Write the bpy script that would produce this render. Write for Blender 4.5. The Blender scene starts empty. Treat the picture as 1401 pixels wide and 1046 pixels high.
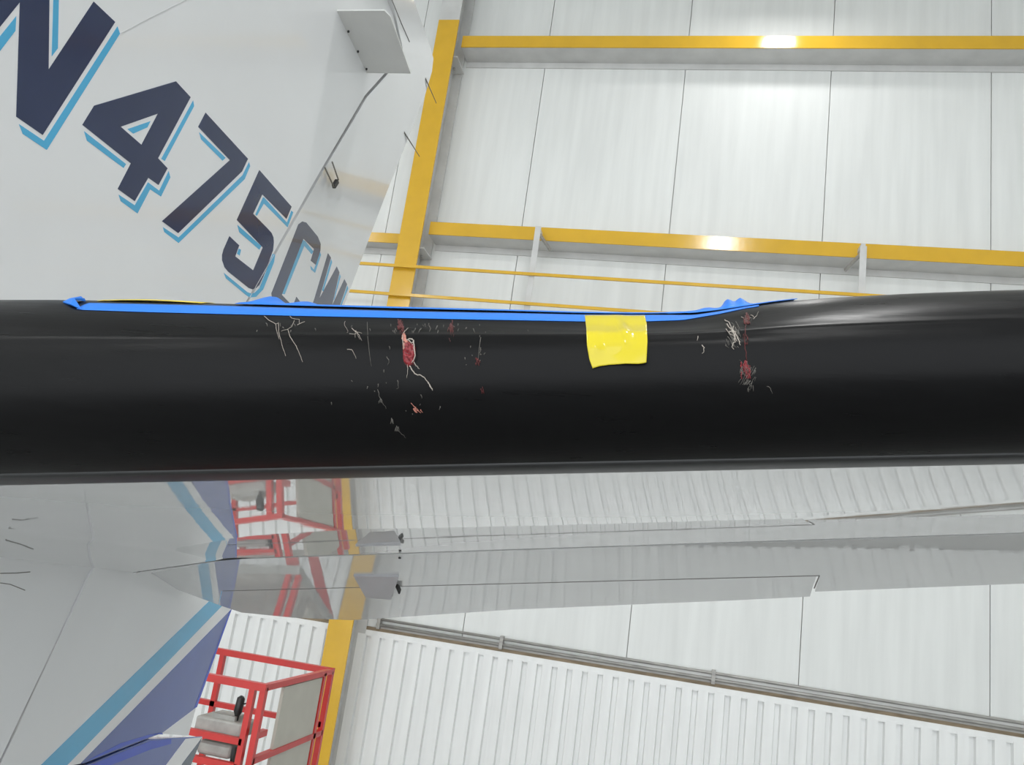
import bpy, bmesh, math, random
import numpy as np
from mathutils import Vector, Matrix, noise
from mathutils.bvhtree import BVHTree

random.seed(4)
rng = np.random.default_rng(4)
scene = bpy.context.scene
COL = scene.collection

# ------------------------------------------------------------------ camera
F = 1090.0
CX, CY = 700.5, 523.0
HC = 6.3                                   # the photographer stands on a step, level with the tailplane
YAW, PIT, ROL = math.radians(-12.3), math.radians(13.0), math.radians(8.1)
cf = np.array([math.sin(YAW)*math.cos(PIT), math.cos(YAW)*math.cos(PIT), math.sin(PIT)])
r0 = np.array([math.cos(YAW), -math.sin(YAW), 0.0])
u0 = np.cross(r0, cf)
cr = r0*math.cos(ROL) + u0*math.sin(ROL)
cu = np.cross(cr, cf)
CAM = np.array([0.0, 0.0, HC])
cam_d = bpy.data.cameras.new('camera')
cam = bpy.data.objects.new('camera', cam_d)
COL.objects.link(cam)
cam_d.sensor_fit = 'HORIZONTAL'; cam_d.sensor_width = 36.0
cam_d.lens = F/1401.0*36.0
cam_d.clip_start = 0.02; cam_d.clip_end = 200
M = Matrix.Identity(4)
for i in range(3):
    M[i][0] = cr[i]; M[i][1] = cu[i]; M[i][2] = -cf[i]; M[i][3] = CAM[i]
cam.matrix_world = M
scene.camera = cam

# ------------------------------------------------------------------ world, view
scene.view_settings.view_transform = 'Standard'
scene.view_settings.look = 'None'
scene.view_settings.gamma = 1.0
scene.view_settings.use_curve_mapping = False
scene.view_settings.exposure = 0.0
world = bpy.data.worlds.new('overcast_daylight'); scene.world = world
world.use_nodes = True
bgn = world.node_tree.nodes['Background']
bgn.inputs[0].default_value = (0.93, 0.97, 1.0, 1)
bgn.inputs[1].default_value = 2.35          # daylight that comes in through the open hangar front behind the camera
LAMP_W = 260.0                            # each high-bay lamp

# ------------------------------------------------------------------ helpers
def ray(px, py):
    return cr*((px-CX)/F) - cu*((py-CY)/F) + cf
def on(px, py, p0, n):
    d = ray(px, py); n = np.asarray(n, float)
    t = np.dot(np.asarray(p0)-CAM, n)/np.dot(d, n)
    return CAM + d*t
def onY(px, py, Y): return on(px, py, (0, Y, 0), (0, 1, 0))
def onX(px, py, X): return on(px, py, (X, 0, 0), (1, 0, 0))
def onZ(px, py, Z): return on(px, py, (0, 0, Z), (0, 0, 1))
def proj(P):
    v = np.asarray(P) - CAM
    w = v @ cf
    return CX + F*(v @ cr)/w, CY - F*(v @ cu)/w

def tag(o, label=None, cat=None, group=None, kind=None):
    if label: o['label'] = label
    if cat: o['category'] = cat
    if group: o['group'] = group
    if kind: o['kind'] = kind
    return o
def empty(name, loc=(0, 0, 0)):
    o = bpy.data.objects.new(name, None); COL.objects.link(o)
    o.location = loc; o.empty_display_size = 0.1
    return o
def link_world(o, parent):
    """parent without moving: everything here is modelled in world coordinates"""
    o.parent = parent
    loc = Vector((0, 0, 0)); q = parent
    M_ = Matrix.Identity(4)
    chain = []
    while q is not None: chain.append(q); q = q.parent
    for q in reversed(chain): M_ = M_ @ q.matrix_parent_inverse @ Matrix.Translation(q.location) if q.parent else Matrix.Translation(q.location)
    o.matrix_parent_inverse = M_.inverted()
    return o
def link(name, me, m, parent=None, smooth=False):
    o = bpy.data.objects.new(name, me); COL.objects.link(o)
    if m is not None and not me.materials: me.materials.append(m)
    if smooth:
        for p in me.polygons: p.use_smooth = True
    if parent is not None:
        link_world(o, parent)
    return o
def mesh_obj(name, V, Fs, m, parent=None, smooth=False, recalc=True):
    me = bpy.data.meshes.new(name)
    me.from_pydata([tuple(map(float, v)) for v in V], [], [tuple(map(int, f)) for f in Fs])
    me.update()
    if recalc:
        bm = bmesh.new(); bm.from_mesh(me)
        bmesh.ops.recalc_face_normals(bm, faces=bm.faces)
        bm.to_mesh(me); bm.free()
    return link(name, me, m, parent, smooth)
class MB:
    def __init__(s): s.V = []; s.F = []
    def add(s, V, Fs):
        b = len(s.V); s.V += [tuple(map(float, v)) for v in V]; s.F += [tuple(i+b for i in f) for f in Fs]
        return s
    def box(s, x0, x1, y0, y1, z0, z1):
        V = [(x, y, z) for x in (x0, x1) for y in (y0, y1) for z in (z0, z1)]
        return s.add(V, [(0,1,3,2),(4,6,7,5),(0,4,5,1),(2,3,7,6),(0,2,6,4),(1,5,7,3)])
    def bar(s, a, b, w, h=None, up=(0, 0, 1)):
        h = w if h is None else h
        a = np.array(a, float); b = np.array(b, float); d = b-a; d /= np.linalg.norm(d)
        up = np.array(up, float)
        if abs(d @ up) > .95: up = np.array((0., 1., 0.))
        r = np.cross(d, up); r /= np.linalg.norm(r); q = np.cross(r, d)
        V = [p + r*sx*w/2 + q*sy*h/2 for p in (a, b) for sx, sy in ((-1,-1),(1,-1),(1,1),(-1,1))]
        return s.add(V, [(0,1,2,3),(7,6,5,4),(0,4,5,1),(1,5,6,2),(2,6,7,3),(3,7,4,0)])
    def tube(s, pts, rad, n=8, caps=True):
        pts = [np.array(p, float) for p in pts]
        rads = rad if isinstance(rad, (list, tuple, np.ndarray)) else [rad]*len(pts)
        rings = []; prev = None
        for i, p in enumerate(pts):
            d = pts[min(i+1, len(pts)-1)] - pts[max(i-1, 0)]; d /= max(np.linalg.norm(d), 1e-9)
            if prev is None:
                ref = np.array((0., 0., 1.)) if abs(d[2]) < .9 else np.array((1., 0., 0.))
                r = np.cross(d, ref)
            else:
                r = prev - d*(prev @ d)
            r /= max(np.linalg.norm(r), 1e-9); prev = r; q = np.cross(d, r)
            rings.append([p + rads[i]*(r*math.cos(2*math.pi*k/n) + q*math.sin(2*math.pi*k/n)) for k in range(n)])
        V = [v for R in rings for v in R]
        Fs = [(i*n+k, i*n+(k+1) % n, (i+1)*n+(k+1) % n, (i+1)*n+k) for i in range(len(pts)-1) for k in range(n)]
        if caps:
            Fs.append(tuple(range(n-1, -1, -1))); Fs.append(tuple((len(pts)-1)*n+k for k in range(n)))
        return s.add(V, Fs)
    def build(s, name, m, parent=None, smooth=False):
        return mesh_obj(name, s.V, s.F, m, parent, smooth)
def grid_faces(nu, nv):
    return [(i*nv+j, i*nv+j+1, (i+1)*nv+j+1, (i+1)*nv+j) for i in range(nu-1) for j in range(nv-1)]
def prism(bottom, top):
    """closed solid between two matching rings"""
    n = len(bottom)
    V = list(bottom)+list(top)
    Fs = [tuple(range(n-1, -1, -1)), tuple(range(n, 2*n))] + [(i, (i+1) % n, n+(i+1) % n, n+i) for i in range(n)]
    return V, Fs

# ------------------------------------------------------------------ materials
MATS = {}
def mat(name, col, rough=0.5, metal=0.0, var=0.06, vscale=6.0, coat=0.0, bump=0.0, bscale=60.0, stretch=None, spec=0.5, rvar=0.0, ior=1.5, emit=None, bstretch=None):
    m = bpy.data.materials.new(name); m.use_nodes = True
    nt = m.node_tree; N = nt.nodes; L = nt.links
    b = N['Principled BSDF']
    b.inputs['Roughness'].default_value = rough
    b.inputs['Metallic'].default_value = metal
    b.inputs['IOR'].default_value = ior
    b.inputs['Specular IOR Level'].default_value = spec
    b.inputs['Coat Weight'].default_value = coat
    b.inputs['Coat Roughness'].default_value = 0.012
    tc = N.new('ShaderNodeTexCoord'); mp = N.new('ShaderNodeMapping')
    L.new(tc.outputs['Object'], mp.inputs['Vector'])
    if stretch: mp.inputs['Scale'].default_value = stretch
    nz = N.new('ShaderNodeTexNoise'); nz.inputs['Scale'].default_value = vscale; nz.inputs['Detail'].default_value = 4
    L.new(mp.outputs['Vector'], nz.inputs['Vector'])
    cr_ = N.new('ShaderNodeValToRGB')
    c = np.array(col)
    cr_.color_ramp.elements[0].position = .3; cr_.color_ramp.elements[1].position = .7
    cr_.color_ramp.elements[0].color = (*np.clip(c*(1-var), 0, 1), 1)
    cr_.color_ramp.elements[1].color = (*np.clip(c*(1+var*.5), 0, 1), 1)
    L.new(nz.outputs['Fac'], cr_.inputs['Fac']); L.new(cr_.outputs['Color'], b.inputs['Base Color'])
    if rvar:
        mr = N.new('ShaderNodeMapRange')
        mr.inputs['To Min'].default_value = max(0, rough-rvar); mr.inputs['To Max'].default_value = rough+rvar
        mr.inputs['From Min'].default_value = .3; mr.inputs['From Max'].default_value = .7
        L.new(nz.outputs['Fac'], mr.inputs['Value']); L.new(mr.outputs['Result'], b.inputs['Roughness'])
    if bump:
        n2 = N.new('ShaderNodeTexNoise'); n2.inputs['Scale'].default_value = bscale; n2.inputs['Detail'].default_value = 2
        if bstretch:
            mp2 = N.new('ShaderNodeMapping'); mp2.inputs['Scale'].default_value = bstretch
            L.new(tc.outputs['Object'], mp2.inputs['Vector']); L.new(mp2.outputs['Vector'], n2.inputs['Vector'])
        else:
            L.new(tc.outputs['Object'], n2.inputs['Vector'])
        bp = N.new('ShaderNodeBump'); bp.inputs['Strength'].default_value = 1.0; bp.inputs['Distance'].default_value = bump
        L.new(n2.outputs['Fac'], bp.inputs['Height']); L.new(bp.outputs['Normal'], b.inputs['Normal'])
    if emit:
        b.inputs['Emission Color'].default_value = (*emit[:3], 1); b.inputs['Emission Strength'].default_value = emit[3]
    MATS[name] = m
    return m
M_WALL = mat('wall_panel_white', (.80, .815, .80), .6, var=.07, vscale=1.2, stretch=(5, 5, .35))
M_BACK = mat('joint_grey', (.58, .58, .56), .8)
M_SIDE = mat('siding_white', (.88, .89, .88), .4, var=.05, vscale=2, stretch=(4, 4, .5))
M_STEELW = mat('steel_white_grey', (.62, .62, .61), .5, var=.10, vscale=3)
M_STEELG = mat('galvanised_grey', (.40, .39, .37), .45, metal=.3, var=.25, vscale=5, stretch=(1, 6, 6))
M_RUST = mat('rusty_brown', (.27, .21, .14), .8, var=.35, vscale=4, stretch=(1, 5, 5))
M_DARK = mat('dark_gap', (.03, .03, .03), .8)
M_YEL = mat('yellow_steel_paint', (.72, .43, .035), .15, var=.06, vscale=3, bump=.0004, bscale=12)
M_FLOOR = mat('floor_concrete', (.28, .28, .27), .3, var=.12, vscale=.8)
M_CEIL = mat('ceiling_white', (.72, .72, .70), .7)
M_PAINT = mat('white_aircraft_paint', (.76, .765, .775), .10, var=.02, vscale=3, coat=.3, bump=.00020, bscale=7)
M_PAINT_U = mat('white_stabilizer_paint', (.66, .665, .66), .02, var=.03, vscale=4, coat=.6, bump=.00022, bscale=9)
M_NAVY = mat('navy_lettering', (.018, .030, .085), .12, var=.10, vscale=5, coat=.3)
M_LBLUE = mat('light_blue_paint', (.075, .40, .66), .14, var=.05, vscale=4, coat=.3)
M_BLUE = mat('royal_blue_paint', (.06, .105, .36), .14, var=.08, vscale=4, coat=.3)
M_BLUE2 = mat('bright_blue_edge_tone', (.03, .08, .55), .2, var=.08)
M_GREY = mat('slate_grey_paint', (.12, .15, .18), .25)
M_BOOT = mat('black_rubber_boot', (.0045, .0045, .005), .32, var=.12, vscale=14, stretch=(1, 10, 10), bump=.00006, bscale=30, bstretch=(1.5, 14, 14), rvar=.05, spec=.15)
M_STRIP = mat('boot_edge_sealant', (.022, .023, .024), .42, var=.25, vscale=20, stretch=(1, 8, 8))
M_BTAPE = mat('blue_masking_tape', (.015, .20, .78), .5, var=.05, vscale=40, bump=.00015, bscale=400)
M_YTAPE = mat('yellow_vinyl_tape', (.68, .56, .025), .14, var=.03, vscale=20)
M_OTAPE = mat('faded_yellow_tape', (.85, .66, .08), .4, var=.25, vscale=12, stretch=(6, 1, 1))
M_BLOOD = mat('dried_blood', (.26, .02, .028), .35, var=.55, vscale=320, bump=.0006, bscale=500)
M_BLOOD2 = mat('thin_blood_smear', (.13, .018, .018), .45, var=.6, vscale=400)
M_TISSUE = mat('pinkish_tissue', (.52, .20, .15), .4, var=.4, vscale=300)
M_FEATH = mat('pale_feather', (.46, .41, .36), .6, var=.3, vscale=400)
M_FEATHD = mat('dull_feather', (.15, .14, .125), .7, var=.4, vscale=400)
M_RED = mat('red_lift_paint', (.54, .030, .026), .35, var=.10, vscale=8)
M_BEIGE = mat('beige_panel', (.50, .48, .42), .55, var=.06, vscale=6)
M_BOX = mat('grey_control_box', (.36, .355, .33), .5, var=.18, vscale=14)
M_BLACK = mat('black_plastic', (.012, .012, .012), .4)
M_LAMP = mat('lamp_diffuser', (.9, .9, .9), .5, emit=(1, .98, .94, 6))
M_SEAM = mat('seam_grey', (.22, .21, .20), .7)
M_WIRE = mat('grey_wick', (.16, .15, .13), .6)

# ------------------------------------------------------------------ the hangar
WY = 12.0                                  # face of the back wall
XL, XR = -13.2, 9.6
CEIL = HC+10.6
def struct(name, mb, m):
    return tag(mb.build(name, m), kind='structure')
struct('floor', MB().box(XL-.3, XR+.3, -14, WY+.5, -.2, 0), M_FLOOR)
struct('ceiling', MB().box(XL-.3, XR+.3, -14, WY+.5, CEIL, CEIL+.2), M_CEIL)
struct('wall_left', MB().box(XL-.3, XL, -14, WY+.5, 0, CEIL), M_WALL)
struct('wall_right', MB().box(XR, XR+.3, -14, WY+.5, 0, CEIL), M_WALL)
wall = struct('wall_back', MB().box(XL, XR, WY+.05, WY+.3, 0, CEIL), M_BACK)

# the ledge between the flat panels and the ribbed siding
zt = .5*(onY(510, 851, WY-.05)[2] + onY(1397, 1006, WY-.05)[2])
# flat wall panels, one object each
seam_x = [onY(x, y, WY)[0] for x, y in ((730, 200), (927, 205), (1131, 215), (1356, 225))]
pw = (seam_x[-1]-seam_x[0])/3
xs = [seam_x[0]+pw*k for k in range(-6, 7)]
xs[6:10] = seam_x
xs = [XL] + [x for x in xs if XL+.4 < x < XR-.4] + [XR]
for a, b in zip(xs[:-1], xs[1:]):
    g = .006
    MB().box(a+g, b-g, WY, WY+.05, zt-.02, CEIL).build('wall_panel', M_WALL, wall)

# ribbed siding sheets below the ledge
pitch = 0.218
nrib = 5
def siding_mesh():
    prof = []
    for k in range(nrib):
        x = k*pitch
        prof += [(x, 0), (x+.26*pitch, 0), (x+.32*pitch, -.058), (x+.94*pitch, -.058)]
    prof.append((nrib*pitch, 0))
    z0, z1 = 0.02, zt-.13
    V = [(x, y, z) for x, y in prof for z in (z0, z1)] + [(x, y+.006, z) for x, y in prof for z in (z0, z1)]
    n = len(prof); Fs = []
    for i in range(n-1):
        a = 2*i
        Fs += [(a, a+2, a+3, a+1), (2*n+a+1, 2*n+a+3, 2*n+a+2, 2*n+a), (a+1, a+3, 2*n+a+3, 2*n+a+1)]
    me = bpy.data.meshes.new('siding_sheet'); me.from_pydata(V, [], Fs); me.update(); me.materials.append(M_SIDE)
    return me
sm = siding_mesh()
k = 0
x = XL
while x + nrib*pitch < XR:
    o = bpy.data.objects.new('siding_sheet', sm); COL.objects.link(o)
    o.parent = wall; o.location = (x, WY-.005, 0)
    x += nrib*pitch; k += 1
# white cap flashing on the siding, rusty gap, steel track, two pipes
led = empty('wall_ledge', (0, WY, zt)); tag(led, 'long grey steel ledge with rusty lower edge above the ribbed white siding', 'ledge')
cz = onY(560, 858, WY-.06)
xs0 = onY(512, 850, WY-.2)[0]
MB().box(XL, XR, WY-.055, WY-.002, zt-.155, zt-.068).build('cap_flashing', M_SIDE, led)
MB().box(XL, XR, WY-.045, WY-.002, zt-.068, zt-.022).build('rusty_edge', M_RUST, led)
MB().box(xs0+.02, XR, WY-.05, WY-.002, zt-.022, zt+.03).build('track', M_STEELG, led)
MB().box(onY(820, 900, WY)[0], XR, WY-.06, WY-.002, zt+.03, zt+.105).build('track_web', M_STEELW, led)
MB().tube([(xs0, WY-.075, zt+.03), (XR, WY-.075, zt+.03)], .022, 8).build('pipe', M_STEELG, led, True)
MB().tube([(xs0, WY-.075, zt+.11), (XR, WY-.075, zt+.11)], .020, 8).build('pipe', M_STEELG, led, True)
for dx in (.01, 1.9, 4.9):
    MB().box(xs0+dx, xs0+dx+.05, WY-.105, WY, zt-.03, zt+.15).build('pipe_clip', M_STEELG, led)

# steel column: flanges + web
ca = onY(602, 27, 11.35); cb = onY(627, 27, 11.35); cc = onY(412, 1046, 11.35); cd = onY(450, 1046, 11.35)
colx0 = .5*(ca[0]+cc[0]); colx1 = .5*(cb[0]+cd[0])
colm = .5*(colx0+colx1)
cw = .5*((cb[0]-ca[0])+(cd[0]-cc[0]))
colx0, colx1 = colm-cw/2, colm+cw/2
zyel = ca[2]
colo = empty('steel_column', (colm, 11.6, 0))
tag(colo, 'tall steel column with yellow front flange against the white wall', 'column')
MB().box(colx0, colx1, 11.35, 11.385, 0, zyel).build('front_flange', M_YEL, colo)
MB().box(colx0, colx1, 11.35, 11.385, zyel, CEIL).build('upper_flange', M_STEELW, colo)
MB().box(colm-.02, colm+.02, 11.385, 11.94, 0, CEIL).build('web', M_STEELW, colo)
MB().box(colx0, colx1, 11.94, 11.975, 0, CEIL).build('back_flange', M_STEELW, colo)
for z in [onY(600, 345, 11.6)[2], onY(640, 85, 11.6)[2]]:
    MB().box(colm+.02, colm+cw*.62, 11.45, 11.93, z-.012, z+.012).build('stiffener_plate', M_STEELW, colo)
    for dy in (.1, .3):
        MB().tube([(colm+.1, 11.45+dy, z-.05), (colm+.1, 11.45+dy, z+.04)], .02, 6).build('bolt', M_STEELG, colo)

def girt(label, xa, xb, zt_, zb_, yf=11.55):
    e = empty('wall_girt', ((xa+xb)/2, WY, zb_)); tag(e, label, 'beam', 'yellow faced wall beams')
    MB().box(xa, xb, yf, yf+.02, zb_, zt_).build('face_flange', M_YEL, e)
    MB().box(xa, xb, yf+.02, WY-.002, zb_+.004, zb_+.022).build('web', M_STEELW, e)
    MB().box(xa, xb, WY-.022, WY-.002, zb_-.10, zb_+.004).build('back_flange', M_STEELW, e)
    return e
gx0 = colm+cw*.62
za = np.mean([onY(x, y, 11.55)[2] for x, y in ((640, 47), (1000, 50), (1397, 50))])
zb = np.mean([onY(x, y, 11.55)[2] for x, y in ((640, 62), (1000, 66), (1397, 68))])
girt('yellow faced wall beam nearest the top edge of the picture', gx0, XR, za, zb)
z2a = np.mean([onY(x, y, 11.55)[2] for x, y in ((600, 300), (1000, 323), (1397, 349))])
z2b = np.mean([onY(x, y, 11.55)[2] for x, y in ((600, 317), (1000, 342), (1397, 369))])
g2 = girt('yellow faced wall beam just above the thin yellow rails, right of the column', gx0, XR, z2a, z2b)
z3a = onY(520, 318, 11.7)[2]; z3b = onY(520, 331, 11.7)[2]
girt('short stretch of yellow faced wall beam left of the column beside the rudder', XL, colx0-.02, z3a, z3b, 11.7)

# guard posts and thin rails in front of the second beam
def zrail(pts): return np.mean([onY(x, y, 11.28)[2] for x, y in pts])
zr1 = zrail(((500, 361.5), (735, 374), (1150, 402)))
zr2 = zrail(((490, 403), (720, 413), (880, 424)))
xr_end = onY(1190, 403, 11.28)[0]
for zz, lab, xe in ((zr1, 'upper of the two thin yellow rails crossing the column', XR-.4), (zr2, 'lower of the two thin yellow rails, just over the blue tape', XR-.4)):
    o = MB().bar((XL+3, 11.28, zz), (xe, 11.28, zz), .035, .045).build('yellow_rail', M_YEL)
    tag(o, lab, 'rail', 'thin yellow rails on the wall')
for (px, py, lab, sgn) in ((737, 310, 'white steel post between rails and beam nearest the column', 1), (1181, 337, 'white steel post meeting the black boot toward the right side', -1)):
    p = onY(px, py, 11.33); q = zr2-.35
    e = empty('rail_post', (p[0], 11.33, q)); tag(e, lab, 'post', 'white rail posts')
    MB().box(p[0]-.045, p[0]+.045, 11.31, 11.32, q, p[2]).build('angle_leg', M_STEELW, e)
    MB().box(p[0]-.045*sgn-.005, p[0]-.045*sgn+.005, 11.32, 11.40, q, p[2]).build('angle_leg', M_STEELW, e)
    MB().bar((p[0]+sgn*.03, 11.36, p[2]-.12), (p[0]+sgn*.17, 11.66, p[2]-.24), .03, .05).build('brace', M_STEELG, e)
    MB().box(p[0]-.03, p[0]+.03, 11.32, 11.56, z2b+.06, z2b+.12).build('bracket', M_STEELW, e)
    for zz in (zr1, zr2):
        MB().tube([(p[0], 11.29, zz), (p[0], 11.335, zz)], .02, 6).build('bolt', M_STEELG, e)

# high-bay lamps hanging from the roof
def lamp(x, y, z, lab, power=1.0):
    e = empty('high_bay_lamp', (x, y, z)); tag(e, lab, 'lamp', 'high bay lamps under the roof')
    n = 20
    prof = [(.06, .30), (.12, .28), (.16, .16), (.30, .02), (.31, 0), (.29, 0)]
    V = [(x+r*math.cos(2*math.pi*i/n), y+r*math.sin(2*math.pi*i/n), z+h) for r, h in prof for i in range(n)]
    Fs = [(j*n+i, j*n+(i+1) % n, (j+1)*n+(i+1) % n, (j+1)*n+i) for j in range(len(prof)-1) for i in range(n)]
    Fs.append(tuple(range(n)))
    mesh_obj('shade', V, Fs, M_STEELG, e, True)
    MB().tube([(x, y, z+.29), (x, y, CEIL)], .02, 6).build('rod', M_STEELG, e)
    V = [(x+.285*math.cos(2*math.pi*i/n), y+.285*math.sin(2*math.pi*i/n), z+.02) for i in range(n)]
    mesh_obj('diffuser', V, [tuple(range(n))], M_LAMP, e)
    ld = bpy.data.lights.new('high_bay_light', 'AREA'); ld.shape = 'DISK'; ld.size = .56; ld.energy = LAMP_W*power
    ld.color = (1, 1, .99)
    lo = bpy.data.objects.new('high_bay_light', ld); COL.objects.link(lo); lo.location = (x, y, z-.01)
    lo.parent = e; lo.matrix_parent_inverse = Matrix.Translation(-Vector((x, y, z)))
lz = HC+9.6
def lamp_from(px, py, Yg):
    d = ray(px, py); t = Yg/d[1]; P = CAM+d*t          # mirror the sight line in the beam's face
    d2 = np.array([d[0], -d[1], d[2]]); s = (lz-P[2])/d2[2]
    return P + d2*s
q1 = lamp_from(985, 332, 11.55); q2 = lamp_from(1065, 58, 11.55)
rows = [q1[1], q2[1], q1[1]-(q2[1]-q1[1])]
for j, yy in enumerate(rows):
    base = q1[0] if j != 1 else q2[0]
    for i, dx in enumerate((-11.3, 0)):
        if XL+.6 < base+dx < XR-.6:
            lamp(base+dx, yy, lz, 'round high bay lamp %s of the %s row under the roof' % (('at the left end', 'at the right end')[i], ('middle', 'wall side', 'front')[j]), .16 if j == 1 else .9)

# ------------------------------------------------------------------ red lift behind the fin
lift = None
def build_lift():
    Yf = 5.5
    c0 = onY(362, 940, Yf); zr = c0[2]; Xr = c0[0]
    c1 = onZ(433, 914, zr); Yb = c1[1]
    Xl = Xr-2.0
    e = empty('scissor_lift', ((Xl+Xr)/2, (Yf+Yb)/2, 0)); tag(e, 'red guard rail platform of a lift behind the rudder', 'lift')
    R = .021
    def t(name, *pts, r=R, m=M_RED): MB().tube(pts, r, 10).build(name, m, e, True)
    def b(name, p, q, w=.042, h=.042): MB().bar(p, q, w, h).build(name, M_RED, e)
    deck = zr-1.02
    b('top_rail', (Xl, Yf, zr), (Xr+.02, Yf, zr), .05, .05); b('top_rail', (Xl, Yb, zr), (Xr+.02, Yb, zr), .05, .05)
    b('top_rail', (Xr, Yf, zr), (Xr, Yb, zr)); b('top_rail', (Xl, Yf, zr), (Xl, Yb, zr))
    zm = onY(330, 1014, Yf)[2]; zl2 = zm-(zr-zm)*.44
    xp = onY(345, 950, Yf)[0]
    b('mid_rail', (Xl, Yf, zm), (xp, Yf, zm)); b('mid_rail', (Xl, Yf, zl2), (xp, Yf, zl2)); b('mid_rail', (Xl, Yb, zm-.05), (Xr, Yb, zm-.05))
    b('mid_rail', (Xr, Yf, zm-.11), (Xr, Yb, zm-.11)); b('mid_rail', (Xl, Yf, zm), (Xl, Yb, zm))
    b('stub_rail', (Xr-.01, Yf+.02, zm+.05), (Xr-.01, Yf+.16, zm+.05))
    for xx, yy in ((xp, Yf), (Xr, Yf), (Xr, Yb), (Xr, Yb-.16), (Xl, Yf), (Xl, Yb), (Xl+1, Yb)):
        b('post', (xx, yy, deck), (xx, yy, zr))
    MB().box(Xr-.012, Xr+.012, Yf+.30, Yb-.19, deck+.12, zr-.03).build('side_panel', M_BEIGE, e)
    # control box hung on the front rail
    p = onY(268, 972, Yf+.06); q = onY(331, 1008, Yf+.06)
    zc0, zc1 = q[2]-.01, p[2]-.02
    xc1 = q[0]; xc0 = xc1-.36
    cb_ = MB().box(xc0, xc1, Yf+.03, Yf+.25, zc0, zc1).build('control_box', M_BOX, e)
    bv = cb_.modifiers.new('bevel', 'BEVEL'); bv.width = .015; bv.segments = 2
    MB().box(xc0+.1, xc0+.28, Yf+.06, Yf+.2, zc1, zc1+.03).build('lid', M_BOX, cb_)
    jx, jz = onY(325, 975, Yf+.1)[0], zc1
    MB().tube([(jx, Yf+.1, jz-.01), (jx, Yf+.1, jz+.03), (jx, Yf+.1, jz+.06), (jx+.005, Yf+.1, jz+.15), (jx+.01, Yf+.1, jz+.165)], [.014, .016, .03, .028, .012], 10).build('joystick', M_BLACK, cb_, True)
    MB().tube([(jx+.02, Yf+.1, jz+.11), (jx+.07, Yf+.1, jz+.13), (jx+.11, Yf+.1, jz+.10), (jx+.10, Yf+.1, jz+.02), (jx+.06, Yf+.1, jz-.1), (jx+.05, Yf+.1, jz-.25)], .006, 6).build('cable', M_BLACK, cb_, True)
    lb = MB().box(xc0+.05, xc0+.31, Yf+.03, Yf+.22, zl2+.02, zm-.05).build('battery_box', M_BOX, e)
    bv = lb.modifiers.new('bevel', 'BEVEL'); bv.width = .03; bv.segments = 3
    MB().box(xc0+.31, xc0+.33, Yf+.05, Yf+.2, zl2, zm-.06).build('black_edge', M_BLACK, e)
    MB().box(Xl, Xr, Yf-.02, Yb+.02, deck-.08, deck).build('platform_deck', M_BOX, e)
    for s in (Yf+.1, Yb-.1):
        for a_, b_ in ((Xl+.1, Xr-.1), (Xr-.1, Xl+.1)):
            MB().bar((a_, s, .5), (b_, s, deck-.1), .05, .09).build('scissor_arm', M_RED, e)
    MB().box(Xl, Xr, Yf, Yb, .18, .5).build('chassis', M_RED, e)
    for xx in (Xl+.25, Xr-.25):
        for s in (Yf+.02, Yb-.02):
            MB().tube([(xx, s-.06, .19), (xx, s+.06, .19)], .19, 20).build('wheel', M_BLACK, e, False)
build_lift()

# ------------------------------------------------------------------ the airplane tail
D = 1.33                                   # side of the fin lies this far left of the camera
plane = empty('airplane', (-D-.06, 1.6, 0))
tag(plane, 'white airplane tail with blue registration lettering and black leading edge boot', 'airplane')

# --- stabilizer lower plane from three sight lines
hl = onY(316, 764, 1.80); hr = onY(1397, 729, 1.30); bl = onY(0, 662, .70)
def YHf(X): return hl[1] + (hr[1]-hl[1])*(X-hl[0])/(hr[0]-hl[0])      # elevator hinge line, swept forward outboard
n_st = np.cross(hr-hl, bl-hl); n_st /= np.linalg.norm(n_st)
if n_st[2] < 0: n_st = -n_st
def z_st(X, Y): return hl[2] - (n_st[0]*(X-hl[0]) + n_st[1]*(Y-hl[1]))/n_st[2]
bpts = [on(px, py, hl, n_st) for px, py in ((0, 662), (350, 654.5), (640, 648), (1000, 640.5), (1397, 632.5))]
cb1 = np.polyfit([p[0] for p in bpts], [p[1] for p in bpts], 1)
XROOT, XTIP = -D-.005, 1.15
def Yb_(X): return np.polyval(cb1, X)
def z_low(X, Y):
    v = (Y-Yb_(X))/(YHf(X)-Yb_(X))
    drop = .085*np.maximum(0, hl[0]-X)*np.clip(v, 0, 1)
    return z_st(X, Y) - drop - .003*np.sin(np.pi*np.clip(v, 0, 1))
A_N = .095                                 # nose length
def sil_target(px):
    return np.interp(px, [-400, 0, 90, 200, 300, 400, 560, 700, 800, 860, 930, 975, 1010, 1050, 1090, 1150, 1250, 1397, 1700],
                         [414, 410, 410, 412, 415, 418, 422.5, 426, 429, 430, 429.5, 426, 421, 415, 410.5, 406.5, 401, 396, 388])
def sil_clean(px): return 410 + (396-410)*px/1397.0
TT = np.radians(np.linspace(-90, 90, 91))
T_RIDGE = math.radians(18)
def nose(X, t, b, dent=0.0):
    """point on the leading edge skin"""
    ridge = .0011*np.exp(-((t-T_RIDGE)/math.radians(3.0))**2)
    e = 1.0
    ct = np.cos(t); st = np.sin(t)
    w = np.clip((t-math.radians(2))/math.radians(40), 0, 1); w = w*w*(3-2*w)
    Y = Yb_(X) - (A_N+ridge)*ct + .5*dent*w
    Z = z_low(X, Yb_(X)) + b + (b+ridge)*st - dent*w
    return np.stack([X+0*t, Y, Z], -1)
def min_py(X, b, dent):
    P = nose(X, TT, b, dent); pr = proj(P); i = np.argmin(pr[1]); return pr[0][i], pr[1][i]
NX = 301
XS = np.linspace(XROOT, XTIP, NX)
BB = []; DD = []
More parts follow.
